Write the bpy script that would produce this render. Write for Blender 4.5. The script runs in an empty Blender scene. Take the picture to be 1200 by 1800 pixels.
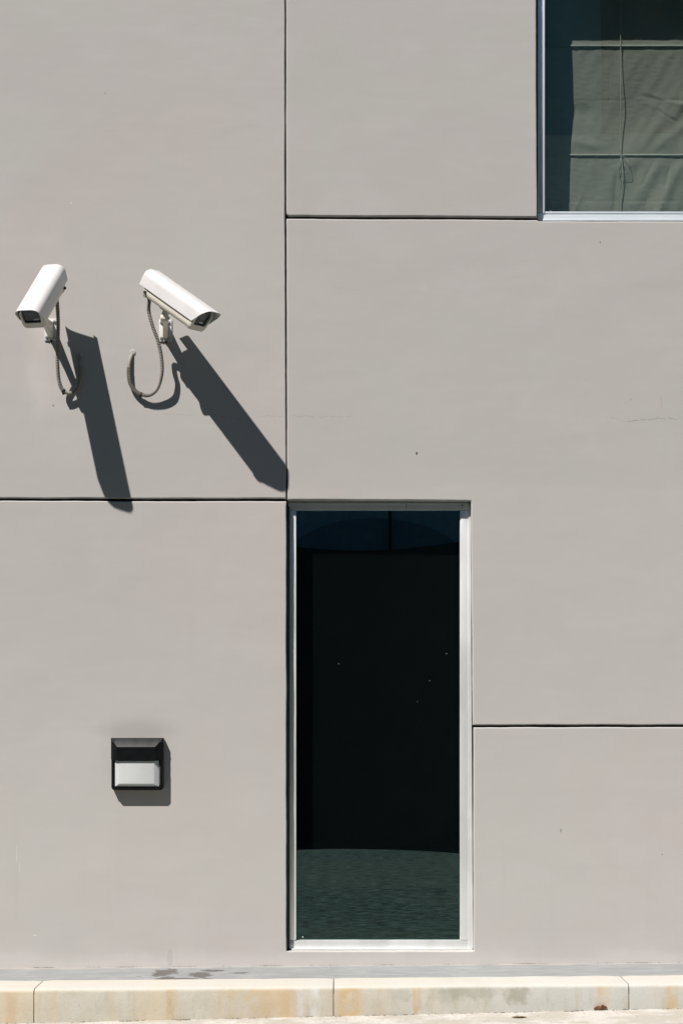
import bpy, bmesh, math, random
from mathutils import Vector, Matrix, noise
random.seed(7)
SC = bpy.context.scene
COL = SC.collection
R = math.radians

# ---------------------------------------------------------------- units
# the wall was measured in units of 1/375 m: u = across, v = down the wall,
# p = distance in front of the wall.  W() turns that into metres.
S = 375.0
DIST = 3600.0          # camera distance in the same units (9.6 m)
HOR = 1260.0           # eye level
def W(u, v, p=0.0): return Vector(((u-600)/S, -p/S, (1748-v)/S))
def V(x, y, p=0.0):    # a point seen at x, y that stands p in front of the wall
    k = (DIST-p)/DIST
    return W(600+(x-600)*k, HOR+(y-HOR)*k, p)

# ---------------------------------------------------------------- camera
cam = bpy.data.cameras.new('camera'); co = bpy.data.objects.new('camera', cam); COL.objects.link(co)
co.location = (0, -DIST/S, (1748-HOR)/S); co.rotation_euler = (R(90), 0, 0)
cam.sensor_fit = 'VERTICAL'; cam.sensor_height = 36.0; cam.lens = 36.0*DIST/1800
cam.shift_y = 360/1800; cam.clip_start = .05; cam.clip_end = 3000
SC.camera = co

# ---------------------------------------------------------------- light
SUN = Vector((.75, 1.0, -1.66)).normalized()
elev = math.asin(-SUN.z); azi = math.atan2(-SUN.x, -SUN.y)
w = bpy.data.worlds.new('World'); SC.world = w; w.use_nodes = True
nt = w.node_tree; nt.nodes.clear()
sky = nt.nodes.new('ShaderNodeTexSky'); sky.sky_type = 'NISHITA'; sky.sun_disc = False
sky.sun_elevation = elev; sky.sun_rotation = azi; sky.air_density = .85; sky.dust_density = 0; sky.ozone_density = 6.0
bg = nt.nodes.new('ShaderNodeBackground'); bg.inputs['Strength'].default_value = .05
ow = nt.nodes.new('ShaderNodeOutputWorld')
nt.links.new(sky.outputs[0], bg.inputs[0]); nt.links.new(bg.outputs[0], ow.inputs[0])
sl = bpy.data.lights.new('sun', 'SUN'); sl.energy = 5.0; sl.angle = R(.53); sl.color = (1, .945, .895)
so = bpy.data.objects.new('sun', sl); COL.objects.link(so); so.rotation_euler = SUN.to_track_quat('-Z', 'Y').to_euler()
so.location = (-6, -8, 14)
SC.view_settings.view_transform = 'Standard'; SC.view_settings.look = 'None'
SC.view_settings.exposure = .48; SC.view_settings.gamma = 1; SC.view_settings.use_curve_mapping = False
SC.render.engine = 'CYCLES'
SC.cycles.transparent_max_bounces = 16

# ---------------------------------------------------------------- helpers
def tag(o, label=None, cat=None, group=None, kind=None):
    if label: o['label'] = label
    if cat: o['category'] = cat
    if group: o['group'] = group
    if kind: o['kind'] = kind
    return o
def empty(name, loc, parent=None):
    o = bpy.data.objects.new(name, None); COL.objects.link(o); o.location = loc; o.empty_display_size = .1
    return o
def link(name, me, mat, parent=None, smooth=False):
    o = bpy.data.objects.new(name, me); COL.objects.link(o)
    if mat is not None and not me.materials: me.materials.append(mat)
    if smooth:
        for f in me.polygons: f.use_smooth = True
    if parent:
        o.parent = parent
        o.matrix_parent_inverse = Matrix.Identity(4)
        q = parent; off = Vector((0, 0, 0))
        while q: off += q.location; q = q.parent
        me.transform(Matrix.Translation(-off))
    return o
def obj(name, bm, mat, parent=None, smooth=False):
    me = bpy.data.meshes.new(name); bmesh.ops.recalc_face_normals(bm, faces=bm.faces); bm.to_mesh(me); bm.free()
    return link(name, me, mat, parent, smooth)
def autosmooth(o, ang=35):
    me = o.data
    me.set_sharp_from_angle(angle=R(ang))
    for f in me.polygons: f.use_smooth = True
    return o
def bxw(bm, u0, u1, v0, v1, p0, p1, bev=0.0, seg=2):
    """box in wall units; p0..p1 depth in front of the wall"""
    a = W(u0, v0, p0); b = W(u1, v1, p1)
    return box(bm, a, b, bev/S, seg)
def box(bm, a, b, bev=0.0, seg=2):
    lo = Vector(map(min, a, b)); hi = Vector(map(max, a, b))
    t = bmesh.new()
    bmesh.ops.create_cube(t, size=1)
    for v in t.verts:
        v.co = Vector(((lo[i]+hi[i])/2+v.co[i]*(hi[i]-lo[i]) for i in range(3)))
    if bev: bmesh.ops.bevel(t, geom=t.edges[:], offset=bev, segments=seg, affect='EDGES', profile=.6)
    me = bpy.data.meshes.new('t'); t.to_mesh(me); t.free(); bm.from_mesh(me); bpy.data.meshes.remove(me)
def loft(bm, rings, close=True, cap0=True, cap1=True):
    vr = [[bm.verts.new(c) for c in r] for r in rings]; n = len(vr[0])
    for a, b in zip(vr, vr[1:]):
        for i in range(n if close else n-1):
            j = (i+1) % n; bm.faces.new((a[i], a[j], b[j], b[i]))
    if cap0: bm.faces.new(vr[0][::-1])
    if cap1: bm.faces.new(vr[-1])
    return vr
def frame_of(d, up=Vector((0, 0, 1))):
    d = d.normalized(); s = d.cross(up)
    if s.length < 1e-4: s = d.cross(Vector((1, 0, 0)))
    s.normalize(); return s, s.cross(d).normalized()
def cyl(bm, a, b, r0, r1=None, n=16, bev=0.0):
    r1 = r0 if r1 is None else r1
    s, t = frame_of(b-a); d = (b-a).normalized()
    prof = [(0, r0), (1, r1)]
    rings = []
    L = (b-a).length
    if bev: stations = [(0, r0-bev), (bev, r0), (L-bev, r1), (L, r1-bev)]
    else: stations = [(0, r0), (L, r1)]
    for x, r in stations:
        rings.append([a+d*x+(s*math.cos(2*math.pi*k/n)+t*math.sin(2*math.pi*k/n))*r for k in range(n)])
    loft(bm, rings)
def catmull(P, n=12):
    out = []; Q = [P[0]*2-P[1]]+list(P)+[P[-1]*2-P[-2]]
    for i in range(1, len(Q)-2):
        a, b, c, d = Q[i-1:i+3]
        for k in range(n):
            t = k/n
            out.append(.5*((2*b)+(c-a)*t+(2*a-5*b+4*c-d)*t*t+(3*b-a-3*c+d)*t**3))
    out.append(P[-1].copy()); return out
def resample(P, step):
    out = [P[0].copy()]; acc = 0.0
    for a, b in zip(P, P[1:]):
        L = (b-a).length; x = step-acc
        while x <= L:
            out.append(a.lerp(b, x/L)); x += step
        acc = (acc+L) % step
    return out
def tube(bm, P, rad, n=8):
    """rad: function of index"""
    rings = []; up = Vector((.3, .2, 1)).normalized()
    for i, c in enumerate(P):
        d = (P[min(i+1, len(P)-1)]-P[max(i-1, 0)]).normalized()
        s = d.cross(up)
        if s.length < .05: s = d.cross(Vector((1, 0, 0)))
        s.normalize(); t = s.cross(d); up = t
        rings.append([c+(s*math.cos(2*math.pi*k/n)+t*math.sin(2*math.pi*k/n))*rad(i) for k in range(n)])
    loft(bm, rings)

# ---------------------------------------------------------------- material kit
class M:
    def __init__(s, name, base=(.5, .5, .5), rough=.6, metal=0.0, spec=.5):
        s.m = bpy.data.materials.new(name); s.m.use_nodes = True; s.t = s.m.node_tree; s.n = s.t.nodes; s.l = s.t.links
        s.b = s.n['Principled BSDF']; s.b.inputs['Base Color'].default_value = (*base, 1)
        s.b.inputs['Roughness'].default_value = rough; s.b.inputs['Metallic'].default_value = metal
        s.b.inputs['Specular IOR Level'].default_value = spec
        g = s.n.new('ShaderNodeNewGeometry'); s.pos = g.outputs['Position']
        sx = s.n.new('ShaderNodeSeparateXYZ'); s.l.new(s.pos, sx.inputs[0]); s.x, s.y, s.z = sx.outputs
        s.bumps = None
    def scaled(s, sc, off=(0, 0, 0)):
        k = s.n.new('ShaderNodeMapping'); s.l.new(s.pos, k.inputs[0]); k.inputs['Scale'].default_value = sc; k.inputs['Location'].default_value = off
        return k.outputs[0]
    def noise(s, scale, sc=(1, 1, 1), detail=4, rough=.55, off=(0, 0, 0), dist=0):
        k = s.n.new('ShaderNodeTexNoise'); k.inputs['Scale'].default_value = scale; k.inputs['Detail'].default_value = detail
        k.inputs['Roughness'].default_value = rough; k.inputs['Distortion'].default_value = dist
        s.l.new(s.scaled(sc, off), k.inputs['Vector']); return k.outputs[0]
    def voro(s, scale, sc=(1, 1, 1), off=(0, 0, 0)):
        k = s.n.new('ShaderNodeTexVoronoi'); k.inputs['Scale'].default_value = scale
        s.l.new(s.scaled(sc, off), k.inputs['Vector']); return k.outputs['Distance']
    def math(s, op, a, b=None, c=None, clamp=False):
        k = s.n.new('ShaderNodeMath'); k.operation = op; k.use_clamp = clamp
        for i, v in enumerate((a, b, c)):
            if v is None: continue
            if isinstance(v, (int, float)): k.inputs[i].default_value = v
            else: s.l.new(v, k.inputs[i])
        return k.outputs[0]
    def step(s, v, lo, hi, a=0.0, b=1.0):
        k = s.n.new('ShaderNodeMapRange'); k.interpolation_type = 'SMOOTHSTEP'
        k.inputs['From Min'].default_value = lo; k.inputs['From Max'].default_value = hi
        k.inputs['To Min'].default_value = a; k.inputs['To Max'].default_value = b
        s.l.new(v, k.inputs['Value']); return k.outputs[0]
    def mix(s, fac, a, b, mode='MIX'):
        k = s.n.new('ShaderNodeMix'); k.data_type = 'RGBA'; k.blend_type = mode
        if isinstance(fac, (int, float)): k.inputs[0].default_value = fac
        else: s.l.new(fac, k.inputs[0])
        for i, v in ((6, a), (7, b)):
            if isinstance(v, tuple): k.inputs[i].default_value = (*v, 1)
            else: s.l.new(v, k.inputs[i])
        return k.outputs[2]
    def blob(s, cu, cv, ru, rv, n, amp=.8, soft=.25, p=None, rp=60):
        """soft-edged stain centred at wall units cu, cv"""
        c = W(cu, cv)
        dx = s.math('DIVIDE', s.math('SUBTRACT', s.x, c.x), ru/S)
        if p is None: dz = s.math('DIVIDE', s.math('SUBTRACT', s.z, c.z), rv/S)
        else: dz = s.math('DIVIDE', s.math('ADD', s.y, p/S), rv/S)
        d = s.math('SQRT', s.math('ADD', s.math('MULTIPLY', dx, dx), s.math('MULTIPLY', dz, dz)))
        d = s.math('ADD', d, s.math('MULTIPLY', s.math('SUBTRACT', n, .5), amp*2))
        return s.step(d, 1.0-soft, 1.0+soft, 1, 0)
    def bump(s, h, strength=.3, dist=.002):
        k = s.n.new('ShaderNodeBump'); k.inputs['Strength'].default_value = strength; k.inputs['Distance'].default_value = dist
        s.l.new(h, k.inputs['Height'])
        if s.bumps: s.l.new(s.bumps, k.inputs['Normal'])
        s.bumps = k.outputs[0]; s.l.new(s.bumps, s.b.inputs['Normal'])
    def color(s, c): s.l.new(c, s.b.inputs['Base Color'])
    def rough(s, c): s.l.new(c, s.b.inputs['Roughness'])

def wall_paint():
    k = M('wall_paint', (0.439, 0.418, 0.401), .9, spec=.15)
    big = k.noise(.75, detail=3); mid = k.noise(2.6, (1, 1, 1.6), 5, off=(3, 1, 2)); hue = k.noise(1.1, detail=4, off=(9, 4, 1))
    brush = k.noise(5, (.35, 1, 2.2), 6, .6, off=(1, 8, 3), dist=.4)
    c = k.mix(k.step(hue, .36, .66), (0.407, 0.404, 0.382), (0.422, 0.389, 0.378))
    c = k.mix(k.step(big, .3, .7, 0, .55), c, (0.393, 0.383, 0.366))
    c = k.mix(k.step(mid, .45, .72, 0, .5), c, (0.429, 0.407, 0.396))
    c = k.mix(k.step(brush, .50, .72, 0, .20), c, (0.384, 0.370, 0.352))
    # paler worn paint along the foot of the wall
    zf = k.math('ADD', k.z, k.math('MULTIPLY', k.math('SUBTRACT', k.noise(3.2, (1, 1, 1), 5, off=(5, 5, 5)), .5), .22))
    c = k.mix(k.step(zf, .150, .235, .55, 0), c, (0.498, 0.474, 0.461))
    # lap of a second coat above the low window, a fainter one at camera height
    lap = k.math('ADD', k.z, k.math('MULTIPLY', k.math('SUBTRACT', k.noise(1.3, (1, 1, .2), 5, off=(2, 7, 5)), .5), .12))
    right = k.step(k.x, -.27, -.22)
    m = k.math('MULTIPLY', k.step(lap, 2.37, 2.385, 0, 1), right)
    c = k.mix(k.math('MULTIPLY', m, .30), c, (0.374, 0.368, 0.350))
    run = k.noise(9, (1, 1, .10), 5, .6, off=(2, 9, 9))
    c = k.mix(k.math('MULTIPLY', k.step(run, .56, .74), .22), c, (.37, .355, .335))
    bloom = k.noise(1.9, (1, 1, 1.2), 6, .62, off=(11, 2, 6))
    c = k.mix(k.math('MULTIPLY', k.step(bloom, .52, .70), .35), c, (.445, .428, .418))
    pores = k.noise(75, detail=4, rough=.75, off=(1, 1, 7))
    c = k.mix(k.math('MULTIPLY', k.step(pores, .60, .70), .16), c, (.30, .29, .27))
    # thin run marks and bleached patches below camera brackets
    n1 = k.noise(14, (1, 1, .6), 4)
    c = k.mix(k.math('MULTIPLY', k.blob(72, 640, 22, 85, n1, .7, .5), .28), c, (0.519, 0.468, 0.456))
    c = k.mix(k.math('MULTIPLY', k.blob(95, 690, 50, 40, n1, .9, .5), .25), c, (0.498, 0.474, 0.451))
    # dust above the wall lamp and a primer square at the foot
    c = k.mix(k.math('MULTIPLY', k.blob(243, 1282, 58, 17, n1, .35, .6), .30), c, (.30, .295, .26))
    c = k.mix(k.math('MULTIPLY', k.blob(299, 1684, 5, 16, n1, .05, .15), .30), c, (0.318, 0.301, 0.292))
    # hairline cracks
    wob = k.math('MULTIPLY', k.math('SUBTRACT', k.noise(5.5, (1, 1, 0), 6, .65, off=(4, 0, 0)), .5), .085)
    for (u0, u1, v, slope, wd, st) in ((275, 345, 729, 0, .0016, .25), (345, 430, 730, .05, .0018, .5), (440, 500, 732, 0, .0016, .35), (508, 625, 731, .02, .0016, .35),
                                       (1092, 1198, 737, .0, .0019, .6), (1060, 1094, 735, .0, .0016, .4)):
        zl = k.math('ADD', k.math('MULTIPLY', k.math('SUBTRACT', k.x, (u0-600)/S), -slope), (1748-v)/S)
        d = k.math('ABSOLUTE', k.math('SUBTRACT', k.z, k.math('ADD', zl, wob)))
        ln = k.step(d, wd*.4, wd, 1, 0)
        ln = k.math('MULTIPLY', ln, k.math('MULTIPLY', k.step(k.x, (u0-600)/S, (u0-590)/S), k.step(k.x, (u1-610)/S, (u1-600)/S, 1, 0)))
        ln = k.math('MULTIPLY', ln, k.step(k.noise(38, (1, 1, 1), 2), .38, .52))
        c = k.mix(k.math('MULTIPLY', ln, st), c, (.10, .10, .09))
    # pock marks and nail holes, rust dots
    for (u, v, ru, rv, col, st) in ((732, 797, 1.6, 2.4, (.03, .03, .03), .95), (1054, 426, 1, 2, (.06, .05, .05), .8), (94, 713, 1.6, 1.6, (.1, .09, .09), .7),
                                    (985, 1460, 1.1, 3.2, (.12, .10, .09), .7), (1163, 1502, 1.2, 1.4, (.14, .1, .1), .7), (1108, 702, .9, 2.0, (.16, .14, .12), .7),
                                    (1161, 709, .8, 12, (.42, .28, .15), .7), (185, 164, 1.6, 1.6, (.22, .2, .18), .6), (126, 357, 1.4, 1.4, (.6, .58, .54), .8),
                                    (741, 505, 9, 8, (0.469, 0.444, 0.431), .22), (988, 510, 12, 9, (0.469, 0.438, 0.420), .15), (62, 1644, 3, 1.5, (.6, .57, .54), .6),
                                    (30, 1500, 1, 16, (.55, .53, .5), .5), (35, 1525, 1, 10, (.55, .53, .5), .5), (1160, 500, 46, 11, (0.358, 0.348, 0.331), .25)):
        c = k.mix(k.math('MULTIPLY', k.blob(u, v, ru, rv, n1, .3, .3), st), c, col)
    k.color(c)
    k.bump(k.noise(1.7, (1, 1, 1.5), 3, .5, off=(6, 2, 3)), .42, .012)
    k.bump(k.noise(6, (.32, 1, 1.9), 5, .62, dist=.5), .17, .004)
    k.bump(k.noise(170, detail=4, rough=.7), .20, .0012)
    return k.m
def plain(name, base, rough=.5, metal=0.0, spec=.5, var=.12, scale=9, bump=.05):
    k = M(name, base, rough, metal, spec)
    n = k.noise(scale, detail=5)
    a = tuple(x*(1-var) for x in base); b = tuple(min(1, x*(1+var)) for x in base)
    k.color(k.mix(k.step(n, .3, .7), a, b)); k.rough(k.step(n, .2, .8, max(0, rough-.06), min(1, rough+.08)))
    if bump: k.bump(k.noise(scale*14, detail=3), bump, .0006)
    return k.m
def frame_paint():
    k = M('pale_aluminium', (.50, .50, .48), .38, .5, .6)
    n = k.noise(7, (1, 1, .4), 5); d = k.noise(60, (1, 1, 1), 3)
    c = k.mix(k.step(n, .35, .7), (.73, .745, .735), (.80, .81, .80))
    c = k.mix(k.math('MULTIPLY', k.step(d, .62, .78), .15), c, (.36, .33, .29)); k.color(c)
    k.rough(k.step(n, .3, .7, .30, .42)); return k.m
def white_frame_paint():
    k = M('white_frame_paint', (.66, .66, .65), .30, .45, .5)
    n = k.noise(6, (.4, 1, 1), 5); c = k.mix(k.step(n, .35, .7), (.69, .75, .78), (.75, .80, .825)); k.color(c); return k.m
def cam_paint(name='camera_enamel', base=(.60, .59, .585)):
    k = M(name, base, .33, 0, .5)
    n = k.noise(16, detail=4); g = k.noise(90, (1, 1, .3), 3)
    c = k.mix(k.step(n, .35, .7), tuple(x*.97 for x in base), tuple(min(1, x*1.03) for x in base))
    c = k.mix(k.math('MULTIPLY', k.step(g, .62, .80), .10), c, (.55, .50, .42)); k.color(c)
    k.bump(k.noise(380, detail=2), .05, .0004); return k.m
def glass(name, tint, refl, ior=1.9):
    m = bpy.data.materials.new(name); m.use_nodes = True; t = m.node_tree; t.nodes.clear()
    o = t.nodes.new('ShaderNodeOutputMaterial'); mx = t.nodes.new('ShaderNodeMixShader'); tr = t.nodes.new('ShaderNodeBsdfTransparent')
    gl = t.nodes.new('ShaderNodeBsdfGlossy'); fr = t.nodes.new('ShaderNodeFresnel')
    tr.inputs[0].default_value = (*tint, 1); gl.inputs[0].default_value = (*refl, 1); gl.inputs['Roughness'].default_value = 0.0
    gb = t.nodes.new('ShaderNodeNewGeometry'); mi = t.nodes.new('ShaderNodeMix'); mi.data_type = 'FLOAT'   # same index from either side of the sheet
    t.links.new(gb.outputs['Backfacing'], mi.inputs[0]); mi.inputs[2].default_value = ior; mi.inputs[3].default_value = 1/ior
    t.links.new(mi.outputs[0], fr.inputs[0])
    # slight roller wave of toughened glass
    n = t.nodes.new('ShaderNodeTexNoise'); n.inputs['Scale'].default_value = 1.6; n.inputs['Detail'].default_value = 1
    g = t.nodes.new('ShaderNodeNewGeometry'); t.links.new(g.outputs['Position'], n.inputs['Vector'])
    b = t.nodes.new('ShaderNodeBump'); b.inputs['Strength'].default_value = .05; b.inputs['Distance'].default_value = .01
    t.links.new(n.outputs[0], b.inputs['Height']); t.links.new(b.outputs[0], gl.inputs['Normal'])
    t.links.new(fr.outputs[0], mx.inputs[0]); t.links.new(tr.outputs[0], mx.inputs[1]); t.links.new(gl.outputs[0], mx.inputs[2])
    t.links.new(mx.outputs[0], o.inputs[0]); return m
def kerb_mat():
    k = M('weathered_kerb_concrete', (0.305, 0.295, 0.267), .88, spec=.2)
    n = k.noise(9, (1, 1, 1), 6, .6); n2 = k.noise(26, (1, 1, .35), 5, .6, off=(3, 3, 3)); f = k.noise(110, detail=4); n3 = k.noise(11, (1, 1, .8), 6, .7, off=(6, 1, 9))
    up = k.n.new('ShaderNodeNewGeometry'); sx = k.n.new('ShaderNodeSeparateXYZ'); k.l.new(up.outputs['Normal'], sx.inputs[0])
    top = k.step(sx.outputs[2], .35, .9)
    # colour drifts along the run: warm on the left, cooler grey on the right
    c = k.mix(k.step(k.x, -.1, .9), (0.396, 0.377, 0.318), (0.404, 0.407, 0.380))
    c = k.mix(k.step(n, .35, .68, 0, .6), c, (0.456, 0.445, 0.400))
    c = k.mix(k.step(n2, .50, .75, 0, .5), c, (0.319, 0.307, 0.251))
    yb = k.noise(2.3, (1, 1, .3), 5, .65, off=(5, 8, 8)); c = k.mix(k.math('MULTIPLY', k.step(yb, .44, .62), k.step(k.x, -.2, 1.0, .48, .15)), c, (.49, .40, .26))
    drip = k.noise(24, (1, 1, .12), 4, .6, off=(8, 8, 2)); c = k.mix(k.step(drip, .54, .70, 0, .45), c, (.36, .33, .26))
    for (u, hw, st, col) in ((300, 7, .75, (0.381, 0.280, 0.157)), (455, 85, .40, (0.426, 0.318, 0.189)), (500, 14, .35, (0.442, 0.326, 0.189)), (612, 26, .75, (0.426, 0.311, 0.172)),
                             (730, 7, .75, (0.419, 0.311, 0.172)), (1056, 9, .75, (0.472, 0.326, 0.157)), (1178, 15, .6, (0.426, 0.334, 0.211)), (22, 14, .5, (0.426, 0.326, 0.220)), (100, 9, .35, (0.426, 0.341, 0.220)),
                             (200, 12, .2, (0.426, 0.341, 0.220)), (668, 10, .3, (0.426, 0.341, 0.220)), (553, 8, .8, (0.503, 0.520, 0.518)), (528, 9, .5, (0.472, 0.481, 0.471))):
        xc = (u-600)*.93
        d = k.math('ABSOLUTE', k.math('SUBTRACT', k.x, xc/S)); d = k.math('ADD', d, k.math('MULTIPLY', k.math('SUBTRACT', n3, .5), .12))
        fac = k.math('MULTIPLY', k.step(d, hw*.35/S, hw*1.15/S, 1, 0), k.step(n3, .38, .58, .25, 1))
        fac = k.math('MULTIPLY', fac, min(.98, st*1.55))
        fac = k.math('MULTIPLY', fac, k.step(sx.outputs[2], .5, .95, 1, .25))
        c = k.mix(fac, c, col)
    na = k.noise(30, (1, 1, 1), 6, .65, off=(8, 1, 1))
    for (u, v, ru, rv, st) in ((832, 1733, 42, 12, .55), (787, 1737, 26, 14, .4), (906, 1740, 19, 16, .75), (706, 1740, 14, 12, .3)):
        c = k.mix(k.math('MULTIPLY', k.blob(600+(u-600)*.93, 1260+(v-1260)*.93+8, ru, rv, na, 1.3, .5), st), c, (0.259, 0.256, 0.211))
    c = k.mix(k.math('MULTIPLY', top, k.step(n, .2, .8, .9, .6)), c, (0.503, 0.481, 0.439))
    c = k.mix(k.step(f, .62, .74, 0, .35), c, (0.275, 0.256, 0.211))
    sp = k.noise(170, detail=4, rough=.75, off=(4, 4, 1)); c = k.mix(k.step(sp, .58, .68, 0, .4), c, (.27, .245, .19))
    ch = k.noise(48, (1, 1, 1), 5, .7, off=(1, 6, 2)); c = k.mix(k.step(ch, .62, .70, 0, .45), c, (.36, .32, .25))
    k.color(c); k.bump(n, .4, .005); k.bump(f, .5, .002); k.bump(k.noise(300, detail=3), .4, .001); return k.m
def apron_mat():
    k = M('grey_screed', (0.223, 0.229, 0.229), .85, spec=.25)
    n = k.noise(8, (1, 1.6, 1), 6, .6); s2 = k.noise(22, (.3, 2.2, 1), 5, .6, off=(2, 2, 2)); f = k.noise(150, detail=4)
    c = k.mix(k.step(n, .3, .7), (0.236, 0.244, 0.244), (0.295, 0.300, 0.297))
    c = k.mix(k.step(s2, .46, .64, 0, .75), c, (0.210, 0.219, 0.223))
    c = k.mix(k.step(f, .60, .72, 0, .5), c, (0.367, 0.364, 0.347))
    # pale line of old mortar against the wall
    c = k.mix(k.math('MULTIPLY', k.step(k.y, -.050, -.022), k.step(n, .3, .6, .3, .9)), c, (0.367, 0.347, 0.318))
    nb = k.noise(18, (1, 1, 1), 6, .68, off=(7, 3, 3))
    for (u, p, ru, rp, st) in ((290, 62, 22, 34, .9), (284, 95, 13, 18, .85), (372, 50, 22, 12, .9), (352, 96, 20, 32, .9), (318, 140, 44, 9, .9), (300, 128, 14, 12, .8), (418, 78, 14, 8, .8), (246, 112, 5, 4, .7)):
        c = k.mix(k.math('MULTIPLY', k.blob(600+(u-600)*.975, 0, ru, rp, nb, 1.35, .10, p=p), st), c, (0.102, 0.097, 0.088))
    k.color(c); k.bump(n, .5, .006); k.bump(f, .5, .002)
    return k.m
def ground_mat():
    k = M('pale_concrete_paving', (.45, .42, .38), .92, spec=.15)
    n = k.noise(5, detail=6, rough=.65); f = k.noise(60, detail=5, rough=.7); g = k.noise(260, detail=3)
    near = k.mix(k.step(n, .42, .58), (.40, .375, .33), (.51, .49, .455)); near = k.mix(k.step(k.noise(14, detail=5, rough=.7, off=(3, 3, 3)), .55, .68, 0, .5), near, (.36, .31, .23))
    near = k.mix(k.step(f, .50, .66, 0, .8), near, (.36, .335, .285))
    near = k.mix(k.step(g, .55, .68, 0, .6), near, (.30, .27, .22))
    # beyond the pale strip: dark textured asphalt with dull green-grey chips
    far_n = k.noise(15, (.7, 1, 1), 7, .78); patch = k.noise(.35, detail=3, off=(2, 5, 1))
    far = k.mix(k.step(far_n, .42, .60), (.006, .012, .012), (.082, .112, .102))
    far = k.mix(k.step(patch, .4, .7, 0, .4), far, (.085, .095, .07))
    edge = k.math('ADD', k.y, k.math('MULTIPLY', k.math('SUBTRACT', n, .5), .02))
    c = k.mix(k.step(edge, -1.14, -1.12, 1, 0), near, far)
    k.color(c); k.bump(f, .6, .004); k.bump(g, .4, .001); return k.m
def cloth_mat():
    k = M('grey_blind_cloth', (.5, .5, .46), .95, spec=.05)
    n = k.noise(4, (1, 1, 1), 4); wv = k.noise(300, (.15, 1, 1), 2); w2 = k.noise(300, (1, 1, .15), 2, off=(4, 4, 4))
    c = k.mix(k.step(n, .3, .7), (.53, .525, .48), (.61, .585, .545))
    c = k.mix(k.math('MULTIPLY', k.step(wv, .5, .7), .35), c, (.44, .44, .40)); k.color(c)
    k.bump(wv, .25, .0006); k.bump(w2, .2, .0005); return k.m
MAT = dict(wall=wall_paint(), frame=frame_paint(), wframe=white_frame_paint(), enamel=cam_paint(), cream=cam_paint('cream_enamel', (.64, .61, .53)),
           gasket=plain('dark_joint_sealant', (.025, .028, .026), .8), rubber=plain('black_rubber', (.02, .02, .02), .6),
           lampb=plain('black_lamp_casting', (.002, .0025, .003), .40, spec=.30, bump=.2, scale=20), diff=plain('opal_diffuser', (.50, .52, .525), .35, var=.03),
           conduit=plain('beige_corrugated_conduit', (.225, .212, .185), .6, var=.18, scale=30), steel=plain('zinc_bolt', (.38, .40, .40), .35, .8),
           room=plain('dark_interior', (.05, .055, .06), .9), blackout=plain('blackout_board', (.055, .045, .048), .9),
           batten=plain('white_batten', (.85, .87, .84), .5), cord=plain('white_cord', (.75, .76, .72), .8), cloth=cloth_mat(),
           kerb=kerb_mat(), apron=apron_mat(), ground=ground_mat(), dirt=plain('crevice_dirt', (.10, .085, .065), .95, var=.4, scale=40),
           opp=plain('dark_cladding', (.018, .022, .024), .8), opp2=plain('blue_grey_render', (.24, .36, .42), .8), opp3=plain('pale_reflector', (.85, .86, .83), .8), opp4=plain('teal_render', (.20, .50, .56), .8), navy=plain('navy_canopy', (.12, .19, .25), .8), teal=plain('teal_bounce', (.012, .055, .062), .6), leaf=plain('dry_leaf', (.24, .10, .065), .75, var=.45, scale=60, bump=.5),
           leaf2=plain('ochre_leaf', (.16, .12, .06), .8, var=.5, scale=80),
           lensg=plain('lens_black', (.012, .014, .018), .12), label=plain('white_glint', (.75, .76, .74), .5),  # label is the white of the painted reflection bar in the ports
           g_low=glass('dark_tinted_glass', (.50, .56, .56), (.72, 1.0, .98), 2.7), g_up=glass('green_tinted_glass', (.722, .750, .732), (.70, .98, 1.0), 2.0),
           g_cam=glass('camera_port_glass', (.9, .93, .95), (.9, .95, 1), 1.5))

# ---------------------------------------------------------------- ground, apron, kerb (the setting)
def ztilt(X): return .0225*max(-2.6, min(2.6, X))
KZ = (1748-1748)/S
bm = bmesh.new()
xs = [-600, -120, -40, -12, -6, -2.6, 0, 2.6, 6, 12, 40, 120, 600]; ys = [-600, -150, -50, -20, -8, -3, -260/S+.03, 6]
grid = [[bm.verts.new((x, y, ztilt(x) if y > -3.5 else 0)) for x in xs] for y in ys]
for j in range(len(ys)-1):
    for i in range(len(xs)-1): bm.faces.new((grid[j][i], grid[j][i+1], grid[j+1][i+1], grid[j+1][i]))
tag(obj('ground', bm, MAT['ground']), 'pale rough concrete paving in front of the kerb', kind='structure')

def zbase(u): return (1748-(1697-(max(-1200, min(2400, u))-600)*.0083))/S
# apron strip between wall and kerb, gently uneven
bm = bmesh.new(); n = 120
cols = []
for i in range(n+1):
    u = -1100+3400*i/n
    row = []
    for p in (-6, 0, 12, 45, 90, 130, 156):
        z = zbase(u)-.0006*p/10+.0012*noise.noise(Vector((u*.012, p*.05, 3)))
        row.append(bm.verts.new(((u-600)/S, -p/S, z)))
    row.append(bm.verts.new(((u-600)/S, -156/S, z-.1)))
    cols.append(row)
for a, b in zip(cols, cols[1:]):
    for i in range(len(a)-1): bm.faces.new((a[i], a[i+1], b[i+1], b[i]))
tag(autosmooth(obj('apron', bm, MAT['apron'])), 'grey screed strip with dark damp patches between wall and kerb', kind='structure')

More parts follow.
